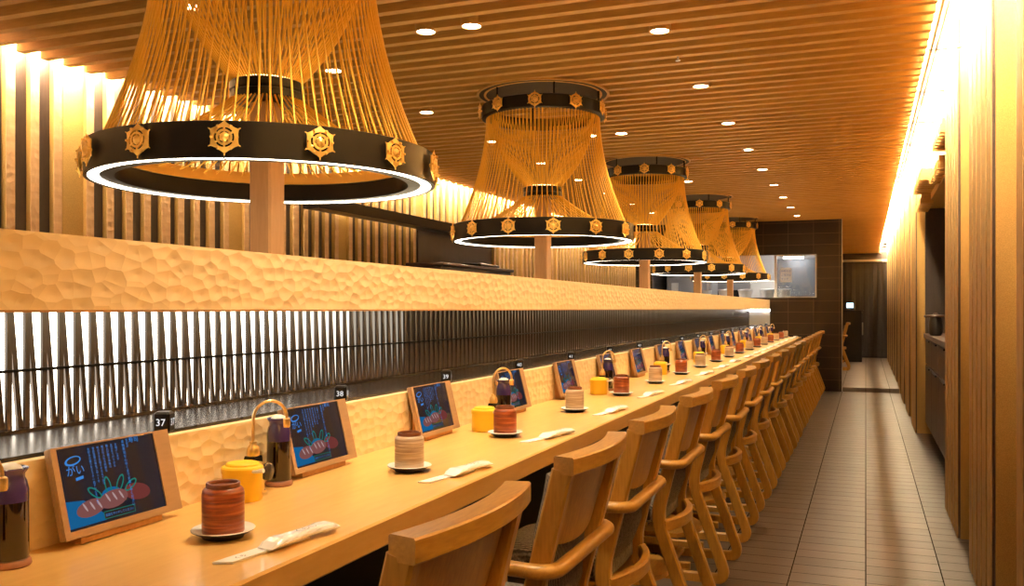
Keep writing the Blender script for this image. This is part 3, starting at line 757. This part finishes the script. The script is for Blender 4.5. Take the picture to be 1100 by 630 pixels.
# tablets
def make_tablet():
    r = empty('order_tablet', (0,0,0), 'x', 'tablet', 'order tablets leaning on the backsplash')
    # local: +x to the aisle, y along the counter; face leans back
    tl = math.atan2(.033, .135); R = Matrix.Rotation(-tl, 4, 'Y')
    off = Matrix.Translation((.032, 0, .012))
    W0, W1, HH = -.120, .146, .152
    def part(name, b, mat, smooth=False, par=r):
        for k, v in enumerate(b.v): b.v[k] = tuple(off @ (R @ Vector(v)))
        return b.build(name, mat, par, smooth)
    b = MB(); b.bbox(-.012, 0, W0, W1, 0, HH, .002)
    fr = part('frame', b, M['tabframe'])
    b = MB()
    for (y0, y1, z0, z1) in [(W0,-.1085,0,HH),(.1085,W1,0,HH),(-.1085,.1085,0,.0125),(-.1085,.1085,HH-.003,HH)]: b.box(0, .004, y0, y1, z0, z1)
    part('bezel', b, M['tabframe'])
    sc = part('screen', MB().box(.0, .0015, -.1085, .1085, .0125, HH-.003), M['scr'])
    # picture on the screen
    X = .0018
    def poly(b, pts, x=X): b.add([(x, p[0], p[1]) for p in pts], [tuple(range(len(pts)))])
    def ell(cy, cz, ry, rz, n=18, rot=0, a0=0, a1=2*PI):
        o = []
        for i in range(n+1):
            a = a0+(a1-a0)*i/n; u, v = ry*math.cos(a), rz*math.sin(a); o.append((cy+u*math.cos(rot)-v*math.sin(rot), cz+u*math.sin(rot)+v*math.cos(rot)))
        return o
    b = MB(); poly(b, [(-.108,.016),(-.03,.017),(-.035,.030),(-.05,.044),(-.07,.058),(-.09,.060),(-.108,.062)]); poly(b, ell(-.01,.058,.022,.012)); part('blue_plate_picture', b, M['scrblue'], par=sc)
    b = MB()
    poly(b, ell(-.058,.043,.031,.014,18,.12), X+.0002); poly(b, ell(-.008,.049,.033,.015,18,.10), X+.0004); part('fish_picture', b, M['scrpink'], par=sc)
    b = MB(); poly(b, ell(.047,.052,.031,.015,18,-.15), X+.0002); part('tuna_picture', b, M['scrred'], par=sc)
    b = MB()
    for cy in (-.07,-.055,-.04,-.02,-.005,.010):
        cz = .043 if cy < -.03 else .050
        poly(b, ell(cy, cz+.003, .002, .009, 8, .5), X+.0006)
    part('fish_stripe_picture', b, M['scrwhite'], par=sc)
    b = MB()
    for (cy, cz, ro) in [(-.045,.066,2.5),(-.015,.073,1.7),(.012,.073,1.0),(.035,.066,.5)]:
        o = ell(cy, cz, .017, .007, 14, ro); i_ = ell(cy, cz, .0135, .0045, 14, ro)
        for k in range(14): b.add([(X+.0003, *o[k]), (X+.0003, *o[k+1]), (X+.0003, *i_[k+1]), (X+.0003, *i_[k])], [(0,1,2,3)])
    part('leaf_picture', b, M['scrgreen'], par=sc)
    b = MB(); y0, y1, z0, z1 = -.035, .035, .018, .031
    for q in [(y0,y1,z0,z0+.0012),(y0,y1,z1-.0012,z1),(y0,y0+.0012,z0,z1),(y1-.0012,y1,z0,z1)]: poly(b, [(q[0],q[2]),(q[1],q[2]),(q[1],q[3]),(q[0],q[3])], X+.0009)
    part('button_outline', b, M['scrgreen'], par=sc)
    b = MB(); poly(b, [(y0,z0),(y1,z0),(y1,z1),(y0,z1)], X+.0008); part('button_field', b, M['black'], par=sc)
    b = MB(); o = ell(-.078,.126,.017,.0075,22,.15); i_ = ell(-.077,.1265,.0135,.0052,22,.15)
    for k in range(22): b.add([(X, *o[k]), (X, *o[k+1]), (X, *i_[k+1]), (X, *i_[k])], [(0,1,2,3)])
    poly(b, [(-.078,.092),(-.062,.094),(-.062,.099),(-.078,.097)]); part('emblem', b, M['scrtext'], par=sc)
    def tx(s, size, y, z, par=sc, nm='lettering'):
        o = text_mesh(nm, s, size, M['scrtext'], par, (0,0,0), (0,0,0))
        B = Matrix(((0,0,1,X+.0012),(1,0,0,y),(0,1,0,z),(0,0,0,1)))
        o.data.transform(off @ R @ B); return o
    tx('がい', .019, -.096, .103)
    def col(s, y, z, size, step):
        return '\n'.join(s)
    def vt(s, y, z, size):
        cv = tx('\n'.join(s), size, y, z); return cv
    vt('お好みの握りをどうぞ一品ずつ心をこめて', -.046, .139, .0052)
    vt('当店自慢の味をごゆっくり', -.036, .139, .0052); vt('旬のネタを取りそろえており', -.026, .139, .0052)
    vt('毎日仕入れる新鮮な', -.016, .139, .0052); vt('職人が握る本格の', -.006, .139, .0052); vt('注文をうけてから', .004, .139, .0052); vt('お届けします', .014, .139, .0052)
    vt('本格寿司を心ゆくまでお楽しみください', .030, .141, .0066); vt('当店の', .040, .143, .0055); tx('寿司', .012, .047, .140)
    tx('画面をタッチしてください', .0054, -.0325, .0225)
    # wedge stand behind
    b = MB()
    prof = [(-.010,.0), (.034,.0), (.034,.010), (-.004,.140), (-.010,.140)]
    vs = [(x, -.085, z) for x, z in prof]+[(x, .10, z) for x, z in prof]; n = 5
    for k in range(len(vs)): pass
    b.add([(x-.004, y, z+0) for x, y, z in vs], [(0,1,2,3,4), (9,8,7,6,5)] + [(i, i+5, (i+1) % 5+5, (i+1) % 5) for i in range(5)])
    b.build('stand', M['post'], r)
    return r
tb = make_tablet()
bpy.context.view_layer.update()
TY = [1.235, 1.865, 2.49, 3.15] + [3.81+.670*i for i in range(14)]
tagsrc = None
for i, y in enumerate(TY):
    o = tb if i == 0 else copy_tree(tb)
    at(o, (-1.236, y-.018, CT+.001), 0, f'wood-framed tablet with dark sushi order screen, {ORD[i+1]} from the camera')
    n = 37+i
    t = empty('seat_number_tag', (-1.255, y+.140, .893), f'black seat number block on the ledge, {ORD[i+1]} from the camera', 'number tag', 'seat number tags on the ledge')
    if tagsrc is None:
        body = MB().bbox(-.016, .016, -.016, .016, 0, .040, .004).build('body', M['black'], t); tagsrc = body
    else:
        body = tagsrc.copy(); C.objects.link(body); body.parent = t
    t.rotation_euler.z = .35
    text_mesh('numeral', str(n), .019, M['seatnum'], body, (.0, -.0167, .014), (PI/2, 0, 0), 0, 'CENTER')
    nn = text_mesh('numeral', str(n), .019, M['seatnum'], body, (.0167, 0, .014), (PI/2, 0, PI/2), 0, 'CENTER')

# tap, soy bottle, tea caddy
def make_tap():
    r = empty('hot_water_tap', (0,0,0), 'x', 'tap', 'hot water taps along the counter')
    b = MB()
    L = [( .0185, 0), (.0185, .004), (.0165, .006), (.0135, .072), (.0125, .078)]
    vs = []
    for k, z in L:
        for a in range(4): 
            c = [(-k,-k),(k,-k),(k,k),(-k,k)][a]; vs.append((c[0], c[1], z))
    fs = [(3,2,1,0), (16,17,18,19)]
    for q in range(4):
        for i in range(4): fs.append((q*4+i, q*4+(i+1) % 4, q*4+4+(i+1) % 4, q*4+4+i))
    b.add(vs, fs); b.build('body', M['black'], r)
    MB().lathe([(0,.078),(.0125,.078),(.014,.084),(.012,.096),(.0075,.102),(.0075,.108),(0,.108)], seg=16).build('collar', M['brass'], r, True, 40)
    MB().box(-.019, .019, -.019, .019, 0, .004).build('base_plate', M['brass'], r)
    # gooseneck bending towards the far side and aisle
    d = Vector((.55, .83, 0)).normalized(); R = .037; path = [Vector((0,0,.105)), Vector((0,0,.13)), Vector((0,0,.155))]
    for i in range(1, 13):
        a = PI*i/12; path.append(Vector((0,0,.155)) + d*(R-R*math.cos(a)) + Vector((0,0,R*math.sin(a))))
    path.append(path[-1]+Vector((0,0,-.008)))
    MB().tube(path, .0034, 10, up=(d.y, -d.x, 0)).build('spout', M['brass'], r, True, 60)
    e = path[-1]; MB().lathe([(.0,0),(.0065,0),(.0075,.003),(.0075,.018),(.005,.020),(0,.020)], c=(e.x, e.y, e.z-.014), seg=12).build('nozzle', M['brass'], r, True, 40)
    vb = MB(); vb.tube([(.012,-.004,.060),(.028,-.006,.060)], .0085, 10); vb.lathe([(0,-.008),(.009,-.008),(.011,0),(.009,.008),(0,.008)], c=(.024,-.006,.058), seg=12)
    vb.box(.018, .028, -.012, .0, .004, .058); vb.build('valve', M['brass'], r, True, 40)
    MB().lathe([(0,0),(.016,0),(.019,.003),(.019,.008),(.015,.011),(0,.012)], c=(.034,-.0035,.048), seg=24, axis='x').build('push_button', M['knob'], r, True, 40)
    return r
def make_bottle():
    r = empty('soy_sauce_bottle', (0,0,0), 'x', 'bottle', 'soy sauce bottles along the counter')
    MB().lathe([(0,0),(.0285,0),(.030,.002),(.0295,.008),(.027,.011),(0,.011)], seg=32).build('coaster', M['coaster'], r, True, 40)
    MB().lathe([(0,.011),(.0255,.012),(.0265,.016),(.026,.098),(0,.098)], seg=32).build('lower_body', M['soy'], r, True, 50)
    MB().lathe([(.026,.098),(.0262,.104),(.026,.116),(.0235,.128),(.0205,.134),(.021,.140),(.0255,.1455),(.0262,.148),(.024,.149),(.019,.1465),(0,.145)], seg=32).build('shoulder', M['purple'], r, True, 50)
    MB().lathe([(0,.156),(.008,.155),(.015,.151),(.017,.147),(0,.146)], seg=20).build('stopper', M['white'], r, True, 50)
    return r
def make_caddy():
    r = empty('tea_caddy', (0,0,0), 'x', 'tea caddy', 'yellow tea powder caddies along the counter')
    MB().lathe([(0,0),(.039,0),(.040,.002),(.040,.056),(0,.056)], seg=32).build('body', M['yellow'], r, True, 40)
    MB().lathe([(.0415,.055),(.0418,.057),(.0418,.066),(.040,.069),(.034,.0705),(.033,.074),(.030,.076),(0,.077)], seg=32).build('lid', M['yellow'], r, True, 30)
    b = MB().tube([(.02,-.01,.060),(.048,-.012,.062),(.066,-.010,.066)], .0032, 8, scale=[1,1,1.5]); b.build('spoon', M['white'], r, True); return r
tp, bo, cd = make_tap(), make_bottle(), make_caddy()
GY = [1.0, 1.675] + [2.85+1.33*i for i in range(8)]
for i, y in enumerate(GY):
    w = ['first','second','third','fourth','fifth','sixth','seventh','eighth','ninth','tenth'][i]
    xx = -1.208 if i < 2 else -1.145
    o = tp if i == 0 else copy_tree(tp); at(o, (xx, y-.09, CT+.0006), 0, f'brass gooseneck hot water tap, {w} from the camera')
    if i == 0: at(o, (-1.16, .856, CT+.0006), .2)
    o = bo if i == 0 else copy_tree(bo); at(o, (xx, y, CT+.0006), 0, f'purple-necked soy sauce bottle, {w} from the camera')
    if i > 0:
        q = cd if i == 1 else copy_tree(cd); at(q, (-1.185 if i == 1 else -1.135, y-.155 if i == 1 else y-.19, CT+.0006), random.uniform(-.2, .2), f'round yellow tea caddy, {ORD[i]} from the camera')
# the dark sideboard against the left wall niche
sb = empty('wall_sideboard', (-3.72, 8.3, 0), 'dark tall sideboard in front of the niche in the left wall', 'sideboard')
MB().bbox(-.17, .17, -.95, .75, 0, 1.52, .008).build('body', M['darkrecess'], sb)
for i in range(3): MB().bbox(.17, .188, -.93+i*.56, -.39+i*.56, .08, 1.48, .004).build('door', M['darkrecess'], sb)
MB().bbox(-.19, .2, -.97, .77, 1.52, 1.55, .005).build('top', M['cabwood'], sb)
bx = tag(MB().bbox(-.12, .12, -.25, .25, 0, .035, .008).build('tray', M['black']), 'black tray lying on the dark sideboard by the left wall', 'tray'); bx.location = (-3.70, 8.55, 1.551)

# ------------------------------------------------------------------ world, camera
w = bpy.data.worlds.new('warm_fill'); SC.world = w; w.use_nodes = True
w.node_tree.nodes['Background'].inputs['Color'].default_value = (1, .66, .36, 1); w.node_tree.nodes['Background'].inputs['Strength'].default_value = .05  # even warm fill added in place of bounced room light
cam = bpy.data.cameras.new('camera'); co = bpy.data.objects.new('camera', cam); C.objects.link(co)
co.location = (0, 0, HC); co.rotation_euler = (PI/2, 0, math.atan2(380, 972)); cam.sensor_width = 36; cam.lens = 972/1100*36
cam.shift_y = 17/1100; cam.clip_start = .02; SC.camera = co
SC.view_settings.view_transform = 'Standard'; SC.view_settings.look = 'None'; SC.view_settings.exposure = .45; SC.view_settings.gamma = 1
SC.view_settings.use_curve_mapping = False
